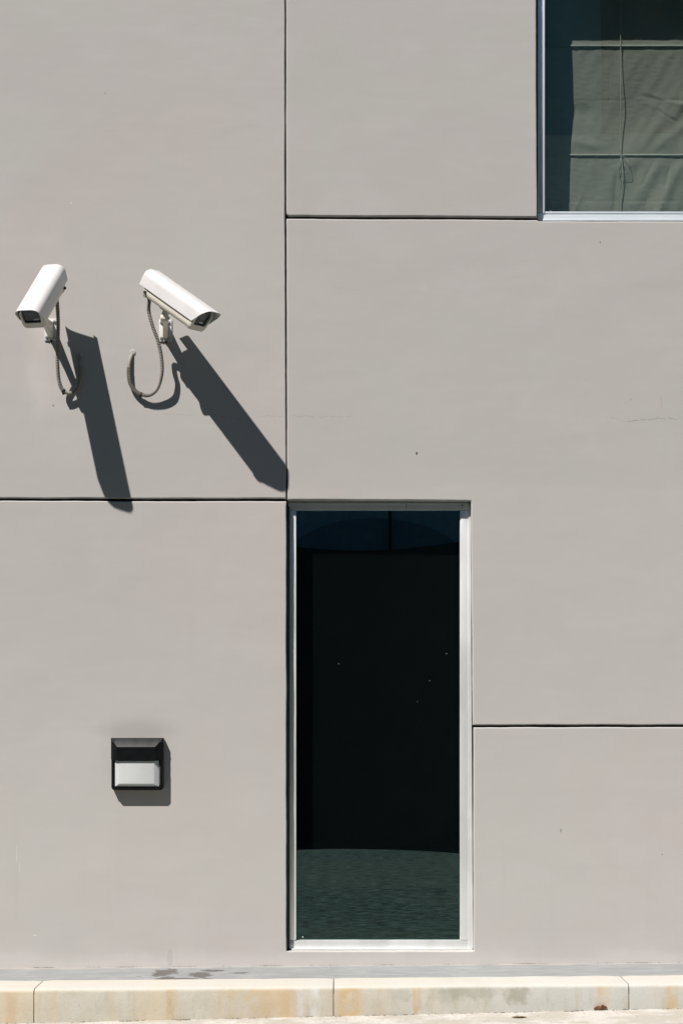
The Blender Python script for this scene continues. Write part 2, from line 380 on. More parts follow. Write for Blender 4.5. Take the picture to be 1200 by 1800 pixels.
kerb = tag(empty('kerb', (0, -210/S, 0)), 'pale weathered kerb of long concrete stones with rust streaks', kind='structure')
def kerb_stone(u0, u1):
    """rounded-nose concrete kerb stone, slightly worn along its arris"""
    bm = bmesh.new(); rings = []
    m = max(6, int((u1-u0)/14))
    g = .8
    for i in range(m+1):
        f = i/m; u = u0+g+(u1-u0-2*g)*f
        e = 0.0
        if i == 0 or i == m: e = .9
        zt = zbase(u)-.0006*15.8/1+.004
        zt += .0022*noise.noise(Vector((u*.02, 1, 0)))
        wob = 1.6*noise.noise(Vector((u*.03, 5, 1)))
        prof = [(158.5+e, -.12), (158.5+e, 0-e/S), (250+wob-e, -.001-e/S), (255.5+wob-e, -.004-e/S), (259+wob-e, -.011), (260+wob*.6-e, -.020), (261-e, -.09), (262-e, -.22)]
        ring = [Vector(((u-600)/S, -p/S, zt+dz)) for p, dz in prof]
        rings.append(ring)
    loft(bm, rings)
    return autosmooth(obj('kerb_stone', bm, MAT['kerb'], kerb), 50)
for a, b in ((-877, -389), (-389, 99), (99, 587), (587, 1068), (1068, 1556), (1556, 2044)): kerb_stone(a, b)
bm = bmesh.new(); bxw(bm, -500, 1800, 1713, 1780, 156.5, 258); obj('joint_mortar', bm, plain('joint_mortar', (.30, .235, .15), .95), kerb)

# dirt and crumbs gathered along the kerb foot and the wall foot
bm = bmesh.new(); rd = random.Random(3)
def crumb(x, y, z, r):
    t = [Vector((rd.uniform(-1, 1), rd.uniform(-1, 1), rd.uniform(-.3, .8))).normalized()*r*rd.uniform(.6, 1.3) for _ in range(5)]
    c = Vector((x, y, z)); vs = [bm.verts.new(c+q) for q in t]
    for a, b, d in ((0, 1, 2), (0, 2, 3), (0, 3, 4), (1, 2, 4), (2, 3, 4), (0, 1, 4)):
        try: bm.faces.new((vs[a], vs[b], vs[d]))
        except ValueError: pass
for i in range(2600):
    u = rd.uniform(-60, 1260)
    if noise.noise(Vector((u*.025, 7, 0)))+.35*noise.noise(Vector((u*.11, 2, 0))) < rd.uniform(-.1, .5): continue
    p = 263+abs(rd.gauss(0, 3)); x = (u-600)/S
    crumb(x, -p/S, ztilt(x)+.0006, rd.uniform(.0014, .0042))
for i in range(260):
    u = rd.uniform(-60, 1260); p = 264+rd.uniform(0, 90); x = (u-600)/S
    crumb(x, -p/S, ztilt(x)+.0006, rd.uniform(.0008, .0025))
tag(obj('kerb_foot_dirt', bm, MAT['dirt']), 'dark crumbs and dirt gathered along the kerb foot', kind='stuff')
bm = bmesh.new()
for i in range(2600):
    u = rd.uniform(-60, 1260)
    if noise.noise(Vector((u*.02, 17, 0)))+.4*noise.noise(Vector((u*.13, 2, 4))) < rd.uniform(-.05, .45): continue
    crumb((u-600)/S, -abs(rd.gauss(0, 1.2))/S-.001, zbase(u)+.0008, rd.uniform(.001, .0028))
tag(obj('wall_foot_dirt', bm, MAT['dirt']), 'thin broken line of dirt where wall meets the screed', kind='stuff')

# ---------------------------------------------------------------- building
bld = tag(empty('building', (0, .3, 0)), 'grey rendered building facade with recessed panel joints and two windows', 'building')
TH = 24.0
def panel(pts, jit=.55, seedv=0.0, hidden=()):
    """one rendered slab: outline in wall units, softened arris, reveal going back"""
    P = []
    n = len(pts)
    for i in range(n):
        a = Vector((*pts[i], 0)); b = Vector((*pts[(i+1) % n], 0)); L = (b-a).length
        m = max(1, int(L/9)) if L < 2500 else int(L/14)
        d = (b-a).normalized(); nrm = Vector((-d.y, d.x, 0))
        for k in range(m):
            q = a+(b-a)*(k/m)
            if 0 < k:
                q += nrm*(jit*1.3*noise.noise(Vector((q.x*.012+seedv, q.y*.012, 1)))+jit*.7*noise.noise(Vector((q.x*.07, q.y*.07+seedv, 4))))
            P.append(q)
    # inward normals
    area = sum(P[i].x*P[(i+1) % len(P)].y-P[(i+1) % len(P)].x*P[i].y for i in range(len(P)))
    sg = 1 if area > 0 else -1
    N = []
    for i in range(len(P)):
        d1 = (P[i]-P[i-1]).normalized(); d2 = (P[(i+1) % len(P)]-P[i]).normalized()
        n1 = Vector((-d1.y, d1.x, 0)); n2 = Vector((-d2.y, d2.x, 0)); mm = (n1+n2).normalized()
        N.append(mm*sg/max(.5, mm.dot(n1)))
    bm = bmesh.new()
    rr = 2.0
    prof = [(rr, 0), (rr*.45, -.18*rr), (.12*rr, -.55*rr), (0, -1.1*rr), (0, -TH)]
    rings = []
    for off, dp in prof:
        rings.append([W(q.x+nn.x*off, q.y+nn.y*off, dp) for q, nn in zip(P, N)])
    loft(bm, rings, cap0=True, cap1=False)
    o = autosmooth(obj('wall_panel', bm, MAT['wall'], bld), 60)
    for f in o.data.polygons:
        if len(f.vertices) > 8: f.use_smooth = False
    return o
LO, HI, TOP, BOT = -1200, 2400, -1400, 1712
panel([(LO, TOP), (500.4, TOP), (500.8, 380), (503, 876.5), (LO, 873)], seedv=1)
panel([(502.6, TOP), (HI, TOP), (HI, -114), (941.0, -112), (943.4, 381.2), (508, 379.2), (503.0, 376)], seedv=2)
panel([(503.4, 384.4), (943.5, 386.6), (945.5, 388.8), (1700, 389.5), (1700, -111), (HI, -111), (HI, 1273), (831, 1274.3), (827.4, 880.3), (505.0, 878.2)], seedv=3)
panel([(LO, 879.0), (503.2, 881.0), (503.4, 1672.2), (832, 1671.6), (832.5, 1278.6), (HI, 1277.5), (HI, BOT), (LO, BOT)], seedv=4)
# joint backing strips
def strip(u0, u1, v0, v1):
    bm = bmesh.new(); bxw(bm, u0, u1, v0, v1, -11, -20); return obj('joint_sealant', bm, MAT['gasket'], bld)
strip(494, 512, TOP, 872); strip(LO, 500, 868, 888); strip(512.5, 943, 375, 391); strip(833, HI, 1269, 1284); strip(500.5, 508, 889, 1668)
# masonry core (keeps rooms light-tight)
bm = bmesh.new()
def slab(u0, u1, v0, v1): bxw(bm, u0, u1, v0, v1, -TH+.5, -66)
slab(LO, 499, TOP, BOT)
slab(499, 930, TOP, 870)
slab(930, HI, TOP, -120)
slab(930, HI, 397, 870)
slab(1700, HI, -120, 397)
slab(837, HI, 870, BOT)
slab(499, 837, 1678, BOT)
obj('masonry_core', bm, MAT['room'], bld)
def room(u0, u1, v0, v1, d0, d1, name):
    bm = bmesh.new(); a = W(u0, v1, -d0); b = W(u1, v0, -d1)
    x0, x1 = a.x, b.x; y0, y1 = a.y, b.y; z0, z1 = a.z, b.z
    for q in (((x0, y1, z0), (x1, y1, z0), (x1, y1, z1), (x0, y1, z1)), ((x0, y0, z0), (x0, y1, z0), (x0, y1, z1), (x0, y0, z1)),
              ((x1, y0, z0), (x1, y1, z0), (x1, y1, z1), (x1, y0, z1)), ((x0, y0, z0), (x1, y0, z0), (x1, y1, z0), (x0, y1, z0)),
              ((x0, y0, z1), (x1, y0, z1), (x1, y1, z1), (x0, y1, z1))):
        bm.faces.new([bm.verts.new(c) for c in q])
    o = obj(name, bm, MAT['room'], bld); return o
room(300, 1100, 600, 1730, 67, 1200, 'interior_wall'); room(760, 1900, -340, 560, 67.6, 1000, 'interior_wall')
bm = bmesh.new(); bxw(bm, -1200, 2400, -1420, -1400, 0, -2500); bxw(bm, -1200, 2400, -1400, 1730, -2480, -2500)
bxw(bm, -1220, -1200, -1420, 1730, 0, -2500); bxw(bm, 2400, 2420, -1420, 1730, 0, -2500)
obj('outer_wall', bm, MAT['wall'], bld)

# low window -------------------------------------------------------------
FP = -19.0
def bar(name, parent, mat, u0, u1, v0, v1, p0, p1, bev=.7):
    k = (DIST-max(p0, p1))/DIST
    u0, u1 = (600+(q-600)*k for q in (u0, u1)); v0, v1 = (HOR+(q-HOR)*k for q in (v0, v1))
    bm = bmesh.new(); bxw(bm, u0, u1, v0, v1, p0, p1, bev); return autosmooth(obj(name, bm, mat, parent))
def winbox(name, u0, u1, v0, v1, label=None):
    o = bpy.data.objects.new(name, None); COL.objects.link(o); o.parent = bld
    c = W((u0+u1)/2, v1, -30); o.location = c-bld.location
    if label: o['label'] = label
    return o
w1 = winbox('window', 503, 830, 880, 1671, 'tall narrow dark window at ground level')
fr = MAT['frame']
bar('head_frame', w1, fr, 506.5, 824.5, 884, 896.4, -19, -36)
bar('jamb_frame', w1, fr, 508.4, 519.6, 896.8, 1652.6, -19, -36)
bar('jamb_frame', w1, fr, 809.2, 824.6, 896.8, 1652.6, -19, -36)
bar('sill_frame', w1, fr, 508.4, 828.0, 1653, 1669, -19, -36)
bar('head_trim', w1, fr, 505, 826, 879.6, 883.4, -21.5, -36, .3)
bar('glazing_bead', w1, fr, 517.6, 520.4, 899, 1652, -17.6, -36, .4)
bar('glazing_bead', w1, fr, 808.0, 810, 899, 1652, -20.4, -36, .3)
bar('sill_trim', w1, fr, 512, 830.0, 1667.2, 1670.4, -12, -36, .8)
bm = bmesh.new()   # trim that follows the slightly out-of-plumb render edge
loft(bm, [[W(823.9, v_, p_) if k_ == 0 else W(ue, v_, p_) for k_, p_ in ((0, -36), (0, -17.5), (1, -16.5), (1, -36))] for v_, ue in ((885, 827.3), (1100, 828.4), (1400, 830.1), (1668, 831.6))])
obj('outer_trim', bm, fr, w1)
bm = bmesh.new()
for q in ((502, 520.0, 872, 1690), (808.5, 836, 872, 1690), (520.0, 808.5, 872, 893), (520.0, 808.5, 1656, 1690)): bxw(bm, *q, -37, -44)
obj('window_gasket', bm, MAT['gasket'], w1)
bm = bmesh.new(); bxw(bm, 519.5, 809, 894, 1655, -29, -31.2); obj('glass_pane', bm, MAT['g_low'], w1)
bm = bmesh.new(); bxw(bm, 500, 836, 871, 1677, -56, -60); obj('blackout_board', bm, MAT['blackout'], w1)
for (u, v) in ((595, 1166), (756, 1196), (734, 1233), (786, 1148), (531.5, 1650.2)):
    bm = bmesh.new(); c = W(u, v, -28.6); r = .6/S if v < 1600 else 1.3/S
    bmesh.ops.create_icosphere(bm, subdivisions=1, radius=r*.8, matrix=Matrix.Translation(c)); obj('paint_speck', bm, MAT['batten'], w1)
# bolt in the head
bm = bmesh.new(); cyl(bm, W(813, 886.2, -19), W(813, 886.2, -17.6), 1.3/S, n=10); obj('screw_head', bm, MAT['gasket'], w1)
bm = bmesh.new(); bxw(bm, 714.2, 715.0, 884, 891.5, -18.9, -20); obj('frame_joint', bm, MAT['gasket'], w1)

# upper window -----------------------------------------------------------
w2 = winbox('window', 943, 1700, -112, 388, 'upper window with a cloth blind behind tinted glass')
wf = MAT['wframe']
bar('jamb_frame', w2, wf, 944.4, 956.6, -106, 373.4, -19, -38)
bar('sill_frame', w2, wf, 944.0, 1690, 374.4, 389.0, -19, -38)
bar('sill_trim', w2, wf, 953.6, 1698, 384.5, 388.2, -10, -38, 1.0)
bar('head_frame', w2, wf, 957, 1690, -106, -92, -19, -38)
bar('jamb_frame', w2, wf, 1678, 1690, -91, 373.6, -19, -38)
bar('glazing_bead', w2, wf, 953.2, 956.9, -91, 374.0, -16.8, -30, .5)
bar('glazing_bead', w2, wf, 957.2, 1677, 371.8, 375.2, -18, -30, .5)
bm = bmesh.new()
for q in ((943, 959.5, -118, 395), (1686, 1700, -118, 395), (959.5, 1686, -118, -100), (959.5, 1686, 369, 395)): bxw(bm, *q, -38.5, -44)
obj('window_gasket', bm, MAT['gasket'], w2)
bm = bmesh.new(); bxw(bm, 957.5, 1686.5, -102, 371, -29, -31.2); obj('glass_pane', bm, MAT['g_up'], w2)
bm = bmesh.new(); cyl(bm, V(967, 370.8, -28.8), V(967, 370.8, -27.4), 1.3/S, n=10); obj('screw_head', bm, MAT['steel'], w2)

# ---------------------------------------------------------------- blind behind the upper glass
blind = tag(empty('roman_blind', W(1300, 376, -80)), 'grey cloth roman blind with two pale battens hanging behind the upper window glass', 'window blind')
B1, B2, CD = 80.5, 272.5, -92.0
def sst(a, b, x):
    t = max(0, min(1, (x-a)/(b-a))); return t*t*(3-2*t)
def ridge(u, v, u0, v0, u1, v1, wd, h, curve=0):
    dx, dy = u1-u0, v1-v0; L = math.hypot(dx, dy); s = ((u-u0)*dx+(v-v0)*dy)/L/L
    if s < -.1 or s > 1.1: return 0
    d = ((u-u0)*-dy+(v-v0)*dx)/L - curve*math.sin(s*math.pi)
    f = sst(-.1, .18, s)*(1-sst(.72, 1.1, s))
    return h*f*math.exp(-(d/wd)**2)
def base(v):
    if v < B1: return -1.5*math.sin(max(0, (v+170)/250)*math.pi)+(2.0*sst(B1-22, B1, v)-2.0)
    if v < B2:
        t = (v-B1)/(B2-B1); return -5.0*math.sin(min(1, t/.62)*math.pi/2)*(1-sst(.55, 1, t))+2.5*sst(.60, 1.0, t)
    return 2.5+.055*(v-B2)
def cloth_h(u, v):
    h = 0
    def nz(a, b, c): return noise.noise(Vector((a, b, c)))
    pin = min(1, abs(v-B1)/16, abs(v-B2)/16); pin = .12+.88*pin
    below = v-(B2 if v >= B2 else (B1 if v >= B1 else -170))
    # diagonal drapes running down-left, soft vertical drapes
    q = u+.55*(v-200)
    amp = 2.6*sst(1000, 1170, u)+.8
    h += amp*nz(q*.022, v*.004, 6)*sst(0, 45, below)
    h += 1.3*nz(q*.055+3, v*.008, 9)*sst(0, 30, below)*sst(960, 1100, u)
    h += 1.3*nz(u*.03, v*.006, 12)
    # little gathers just under each batten
    h += 1.6*nz(u*.12, v*.03, 3)*math.exp(-below/16)
    h += .5*nz(u*.07, v*.35, 31)*(1-sst(1150, 1200, u)*.2)
    # hem stitched at the bottom
    if v > 350: h += .45*math.exp(-((v-354.5)/1.6)**2)*-1+.7*nz(u*.16, v*.06, 8)+.5*sst(354, 357, v)
    # creases on the right
    h += ridge(u, v, 1120, 168, 1215, 176, 3, -1.2, 3)+ridge(u, v, 1150, 190, 1192, 217, 2.0, -1.3)+ridge(u, v, 1145, 168, 1230, 190, 4, 1.1, 2)
    h += ridge(u, v, 1130, 178, 1190, 212, 5, .9)+ridge(u, v, 1040, 176, 1240, 178, 1.6, -.45)+ridge(u, v, 1005, 176.5, 1100, 177.5, 1.2, -.35)
    h += ridge(u, v, 1095, 300, 1250, 120, 15, 3.0)+ridge(u, v, 1125, 268, 1255, 150, 9, -1.6)+ridge(u, v, 1150, 262, 1240, 190, 8, 1.8)
    h += ridge(u, v, 1150, 385, 1200, 278, 8, 2.6)+ridge(u, v, 1100, 372, 1160, 282, 10, 2.0)+ridge(u, v, 1125, 330, 1150, 280, 3, -1.2)
    h += ridge(u, v, 1168, 330, 1176, 292, 3, -2.0)+ridge(u, v, 1004, 245, 1060, 262, 9, 2.4)+ridge(u, v, 1000, 195, 1040, 200, 14, -2.4)
    h += ridge(u, v, 1078, 372, 1083, 300, 4, -1.6)+ridge(u, v, 1010, 372, 1022, 340, 3, 1.4)
    return base(v)+h*pin
bm = bmesh.new(); rows = []
us = [925+2.2*i for i in range(0, 150)]+[1255+8*i for i in range(0, 52)]; vs = [-107+8*i for i in range(0, 21)]+[61+2.2*i for i in range(0, 144)]
for v in vs:
    rows.append([bm.verts.new(V(u, v, CD+cloth_h(u, v))) for u in us])
for a, b in zip(rows, rows[1:]):
    for i in range(len(us)-1): bm.faces.new((a[i], a[i+1], b[i+1], b[i]))
obj('cloth', bm, MAT['cloth'], blind, True)
for v in (B1, B2):
    bm = bmesh.new(); pb = CD+base(v)+2.0; cyl(bm, V(925, v, pb), V(1660, v, pb), 1.5/S, n=10); obj('batten', bm, MAT['batten'], blind, True)
def cord(pts, r=.55, mat='cord', name='cord', par=None):
    bm = bmesh.new(); tube(bm, catmull([V(a, b, CD+base(b)+c) for a, b, c in pts], 8), lambda i: r/S, 6); return obj(name, bm, MAT[mat], par or blind, True)
CU = 1090
cord([(CU-.6, -100, 6), (CU-.4, 0, 6), (CU, 80, 4), (CU, 120, 8), (CU, 175, 14), (CU, 225, 8), (CU+.3, 271, 4)], .72)
cord([(CU+1, 272, 4), (CU+2.5, 285, 6), (CU+3.4, 300, 6), (CU+3.6, 318, 5), (CU+2.4, 334, 4), (CU+1, 346, 4), (CU+.3, 360, 4), (CU+.6, 373, 4)], .8)
cord([(CU, 271, 4), (CU-.8, 282, 9), (CU-5, 289, 10), (CU-7, 296, 10), (CU-4, 301, 10), (CU+4, 303, 9), (CU+10, 302, 9), (CU+13, 297, 12), (CU+13, 286, 14), (CU+11, 280, 10), (CU+4, 274, 5)], .5)
cord([(CU+.5, 272, 5), (CU-2, 286, 5), (CU-5, 292, 5), (CU-3, 301, 4), (CU+2, 312, 4), (CU-1, 322, 4), (CU+1, 330, 4)], .4)
for v in (B1-.5, B2-1.5):
    bm = bmesh.new()
    c0 = V(CU, v, CD+base(v)+4)
    P_ = [c0+Vector((math.cos(a*2.3)*1.3, math.sin(a*1.9)*1.3, math.sin(a*2.9+1)*2.2))/S for a in range(9)]
    tube(bm, catmull(P_, 5), lambda i: .6/S, 6); obj('cord_knot', bm, MAT['cord'], blind, True)

# ---------------------------------------------------------------- security cameras
HOUS = dict(L=163.86, w=22.3, t=7.5, h=30.3, o=22.0)
def shield_section(w, t, h, inner=0.0, n=9):
    w -= inner; hh = h; r = w-t; pts = [(-w, -hh)]
    top = -inner; rz = min(r, 22)
    for k in range(n):
        a = math.pi/2*k/(n-1); pts.append((-t-r*math.cos(a)**.95 if k < n-1 else -t, top-rz+rz*math.sin(a)**.95))
    return pts+[(-x, y) for x, y in pts[::-1]]
def security_camera(label, x, z, p, yaw, pit, plate, arm_top, hang, mount_s, port_side):
    """x, z, p: top rear centre of the sun shield; yaw to the right, pitch down"""
    T = W(x, HOR-z, p)
    f = Vector((math.sin(yaw)*math.cos(pit), -math.cos(yaw)*math.cos(pit), -math.sin(pit)))
    r = Vector((math.cos(yaw), math.sin(yaw), 0)); u = r.cross(f)
    if u.z < 0: u = -u
    def L(a, b, c): return T+(r*a+u*b+f*c)/S        # a across, b up, c along
    root = tag(empty('security_camera', W(*plate)), label, 'security camera', 'white security cameras on arms from the wall')
    H = HOUS
    # sun shield: thin bent sheet with slanted mouth
    bm = bmesh.new()
    so_ = shield_section(H['w'], H['t'], H['h']); si_ = shield_section(H['w'], H['t'], H['h'], 1.1)
    def edge(b): return H['L']+H['o']*b/H['h']
    rings = [[L(a, b, 0) for a, b in si_], [L(a, b, 0) for a, b in so_]]
    rings += [[L(a, b, edge(b)*k/6) for a, b in so_] for k in range(1, 6)]
    rings += [[L(a, b, edge(b)) for a, b in so_], [L(a, b, edge(b)) for a, b in si_], [L(a, b, 0) for a, b in si_]]
    vr = [[bm.verts.new(c) for c in rg] for rg in rings]
    for A, B in zip(vr, vr[1:]):
        for i in range(len(A)-1): bm.faces.new((A[i], A[i+1], B[i+1], B[i]))
    bmesh.ops.remove_doubles(bm, verts=bm.verts[:], dist=.00002)
    autosmooth(obj('sun_shield', bm, MAT['enamel'], root), 62)
    # housing body, chamfered underside
    def sec(hw, top, bot, ch, flare=0):
        return [(-hw+9, top), (-hw+.6, top-11), (-hw, top-16), (-hw, bot+8), (-hw+1.4, bot+3.5), (-hw+5, bot), (hw-5, bot), (hw-1.4, bot+3.5), (hw, bot+8), (hw, top-16), (hw-.6, top-11), (hw-9, top)]
    bm = bmesh.new(); S1 = sec(19.0, -5, -45.0, 9)
    loft(bm, [[L(a, b, c) for a, b in S1] for c in (21, 133)])
    autosmooth(obj('housing', bm, MAT['cream'], root), 40)
    bm = bmesh.new(); S2 = sec(19.6, -5.0, -46.0, 9.2)
    S2i = sec(18.2, -6, -45.0, 9.0)
    loft(bm, [[L(a, b, c) for a, b in sx] for sx, c in ((S2i, 11.0), (S2, 12.5), (S2, 20.4))])
    autosmooth(obj('rear_cap', bm, MAT['cream'], root), 40)
    bm = bmesh.new(); S3 = sec(18.7, -5.2, -44.7, 9.1); loft(bm, [[L(a, b, c) for a, b in S3] for c in (20.3, 21.2)]); obj('seal', bm, MAT['rubber'], root)
    bm = bmesh.new(); loft(bm, [[L(a, b, c) for a, b in S3] for c in (132.8, 133.8)]); obj('seal', bm, MAT['rubber'], root)
    # front cap: bezel ring round the port, slanted like the shield mouth
    bm = bmesh.new()
    def fc(b): return 141+ (b+42)*.20
    S4 = sec(19.9, -3.9, -46.2, 9.6)
    outer = [(a, b) for a, b in S4]
    win = [(-10.2, -5.2), (-15.2, -12), (-16, -18), (-15.8, -26), (-14.8, -33.4), (-13.2, -35.8), (13.2, -35.8), (14.8, -33.4), (15.8, -26), (16, -18), (15.2, -12), (10.2, -5.2)]
    r0 = [L(a, b, 133.9) for a, b in outer]; r1 = [L(a, b, fc(b)-1) for a, b in outer]; r2 = [L(a*.965, b*.985-.2, fc(b)+.4) for a, b in outer]
    r3 = [L(a, b, fc(b)+.4) for a, b in win]; r4 = [L(a, b, fc(b)-4.5) for a, b in win]
    loft(bm, [r0, r1, r2, r3, r4], cap0=False, cap1=False)
    autosmooth(obj('front_cap', bm, MAT['cream'], root), 40)
    bm = bmesh.new(); bm.faces.new([bm.verts.new(L(a*1.02, b, fc(b)-3.2)) for a, b in win]); obj('port_glass', bm, MAT['g_cam'], root)
    # inside: dark tub, lens barrel, white bar standing in for a reflection in the port glass
    bm = bmesh.new(); loft(bm, [[L(a*1.0, b, fc(b)-4.4) for a, b in win], [L(a*.95, b*.97-.5, 134) for a, b in win]], cap0=False); obj('port_cavity', bm, MAT['rubber'], root)
    bm = bmesh.new(); cyl(bm, L(3*port_side, -19, 134.2), L(3*port_side, -19, 139.5), 9/S, 8.4/S, 20, .6/S); autosmooth(obj('lens_barrel', bm, MAT['lensg'], root))
    bm = bmesh.new(); cyl(bm, L(3*port_side, -19, 139.4), L(3*port_side, -19, 140.0), 5.6/S, n=20); obj('lens', bm, MAT['lensg'], root)
    bm = bmesh.new()
    for aa, bb in ((-1, -1), (1, -1), (1, 1), (-1, 1)): pass
    loft(bm, [[L(6+aa*4.6, -31.2+bb*1.0, c) for aa, bb in ((-1, -1), (1, -1), (1, 1), (-1, 1))] for c in (135.5, 139.4)]); obj('glint_bar', bm, MAT['label'], root)
    # latches on both flanks of the housing
    for sgn in (-1, 1):
        bm = bmesh.new(); cyl(bm, L(sgn*18.5, -37, 17.5), L(sgn*22.4, -37, 17.5), 2.9/S, 2.6/S, 12, .5/S); autosmooth(obj('knob', bm, MAT['rubber'], root))
        bm = bmesh.new(); loft(bm, [[L(sgn*a, b, c) for a, b in ((18.5, -22), (18.5, -30), (20.9, -29.5), (20.9, -22))] for c in (136.2, 140.5)]); autosmooth(obj('latch', bm, MAT['cream'], root))
    # shield fixing screws
    # mount: saddle, neck, ball joint
    ms = mount_s
    bm = bmesh.new(); loft(bm, [[L(a, b, c) for a, b, c in ((-8, -44.6, ms-13), (8, -44.6, ms-13), (8, -44.6, ms+13), (-8, -44.6, ms+13))],
                               [L(a, b, c) for a, b, c in ((-7, -48.6, ms-11), (7, -48.6, ms-11), (7, -48.6, ms+11), (-7, -48.6, ms+11))]])
    autosmooth(obj('saddle', bm, MAT['cream'], root))
    top = L(0, -48, ms); tip = W(*arm_top)
    nb = top+Vector((0, 0, -9/S))
    bm = bmesh.new(); cyl(bm, top+Vector((0, 0, 3/S)), tip+Vector((0, 0, 2.0/S)), 5.6/S, 6.6/S, 20, .6/S); autosmooth(obj('swivel', bm, MAT['cream'], root))
    bm = bmesh.new(); cyl(bm, tip+Vector((-6.6/S, 0, -1.2/S)), tip+Vector((6.6/S, 0, -1.2/S)), 6.2/S, n=20, bev=.8/S); autosmooth(obj('pivot', bm, MAT['cream'], root))
    bm = bmesh.new(); cyl(bm, tip+Vector((6.4/S, 0, -1.2/S)), tip+Vector((8.8/S, 0, -1.2/S)), 2.6/S, n=6); obj('pivot_bolt', bm, MAT['steel'], root)
    # wall plate and gusset arm
    pu, pv, _ = plate
    bm = bmesh.new(); bxw(bm, pu-11.2, pu+11.2, pv-19, pv+19.5, 0, 2.6, .7); autosmooth(obj('wall_plate', bm, MAT['enamel'], root))
    for du, dv in ((-6.6, -13), (6.6, -13), (-6.6, 14.4), (6.6, 14.4)):
        bm = bmesh.new(); cyl(bm, W(pu+du, pv+dv, 2.4), W(pu+du, pv+dv, 3.2), 2.9/S, n=16); cyl(bm, W(pu+du, pv+dv, 3.1), W(pu+du, pv+dv, 5.4), 1.9/S, n=6, bev=.3/S)
        autosmooth(obj('bolt', bm, MAT['steel'], root))
    au, av, ap = arm_top
    bm = bmesh.new(); rings = []
    for (pp, vt, vb, hw) in ((2.0, pv-14, pv+14.5, 4.6), (9, pv-13, pv+13.0, 4.4), (ap*.5, (pv-14)*.5+(av-5)*.5, pv*.42+12*.42+(av+5.5)*.58, 3.7), (ap-7, av-5.0, av+6.5, 3.6), (ap+1.5, av-4, av+4.8, 3.4)):
        k = (pp-2)/(ap-2); uc = pu*(1-k)+au*k
        e = 1.0
        rings.append([W(uc+a, b, pp) for a, b in ((-hw+e, vt), (hw-e, vt), (hw, vt+e), (hw, vb-e), (hw-e, vb), (-hw+e, vb), (-hw, vb-e), (-hw, vt+e))])
    loft(bm, rings); autosmooth(obj('arm', bm, MAT['cream'], root))
    bm = bmesh.new(); cyl(bm, W(pu+1, pv+19, 1.6), W(pu+1, pv+22.6, 1.6), 2.4/S, 1.6/S, n=10); obj('drip_plug', bm, MAT['rubber'], root)
    # flexible conduit with its gland
    P0 = catmull([L(*hang[0])]+[V(*q) for q in hang[1:]], 14)
    P = resample(P0, .92/S)
    n = len(P)
    def rad(i):
        f = i/n
        if f > .90: return 3.3/S
        return (4.0 if i % 3 == 0 else (2.6 if i % 3 == 1 else 3.4))/S
    bm = bmesh.new(); tube(bm, P, rad, 10); autosmooth(obj('conduit', bm, MAT['conduit'], root), 30)
    bm = bmesh.new(); cyl(bm, P[0]+(P[0]-P[3]).normalized()*5/S, P[4], 4.2/S, 3.9/S, 12, .5/S); autosmooth(obj('cable_gland', bm, MAT['rubber'], root))
    e = hang[-1]; g0 = V(e[0], e[1]-1.5, 0)
    bm = bmesh.new(); cyl(bm, g0+Vector((0, .5/S, 0)), g0+Vector((0, -1.8/S, 0)), 5.4/S, 4.6/S, 14, .4/S); autosmooth(obj('wall_grommet', bm, MAT['wall'], root))
    return root, P
def cable_tie(P, k, root, flip=1):
    i = int(len(P)*k); c = P[i]; d = (P[i+1]-P[i-1]).normalized()
    bm = bmesh.new(); cyl(bm, c-d*1.9/S, c+d*1.9/S, 4.1/S, n=16, bev=.3/S)
    box(bm, c+Vector((-2.2/S, -.9/S, -6.6/S)), c+Vector((1.6/S, .9/S, -3.2/S)), .3/S)
    autosmooth(obj('cable_tie', bm, MAT['rubber'], root))
rootL, PL = security_camera('white security camera nearest the left edge, tilted down to show its lens window', 100.6, 780.5, 66.1, -.218, .6836,
    (90, 579.5, 0), (84, 574, 84), [(0, -46, 12), (101.9, 545, 52), (102.6, 575, 46), (102.0, 605, 38), (101.2, 635, 30), (103.6, 667, 20), (109.5, 684, 15), (118, 690.5, 12), (130, 689.5, 10), (138, 680, 9), (140.5, 662, 7), (140.5, 640, 5), (140, 624, -1)], 62, 1)
cable_tie(PL, .66, rootL)
rootR, PR = security_camera('white security camera turned to the right, its grey conduit hanging in a wide loop', 279.9, 769.0, 74.8, .9154, .5754,
    (291, 581, 0), (297, 575, 86), [(0, -46, 14), (261.5, 545, 54), (268, 572, 48), (278, 600, 41), (284.0, 630, 33), (284.5, 656, 26), (276.5, 683, 16), (261, 695, 10.5), (243, 690.5, 8.5), (230, 676, 8), (226.6, 656, 7), (228, 636, 5), (233.5, 621, -1)], 62, 1)
cable_tie(PR, .70, rootR)

# ---------------------------------------------------------------- wall lamp
lamp = tag(empty('wall_lamp', W(243, 1389, 0)), 'square black bulkhead lamp with a hood over its unlit white diffuser', 'wall lamp')
LU, LV = 243.0, 1343.0
def lw(a, b, p): return W(LU+a, LV+b, p)
bm = bmesh.new()
def rrect(hw, hh, rb, p, dv=0):
    pts = [(-hw, -hh), (hw, -hh)]
    for k in range(6): a = math.pi/2*k/5; pts.append((hw-rb+rb*math.cos(a), hh-rb+rb*math.sin(a)))
    for k in range(6): a = math.pi/2*k/5; pts.append((-hw+rb-rb*math.sin(a), hh-rb+rb*math.cos(a)))
    return [lw(a, b+dv, p) for a, b in pts]
loft(bm, [rrect(45.4, 45.6, 6, 0), rrect(45.4, 45.6, 6, 13.4), rrect(44.4, 44.6, 5.5, 14.4), rrect(42, 42, 4, 14.6)]); autosmooth(obj('base', bm, MAT['lampb'], lamp))
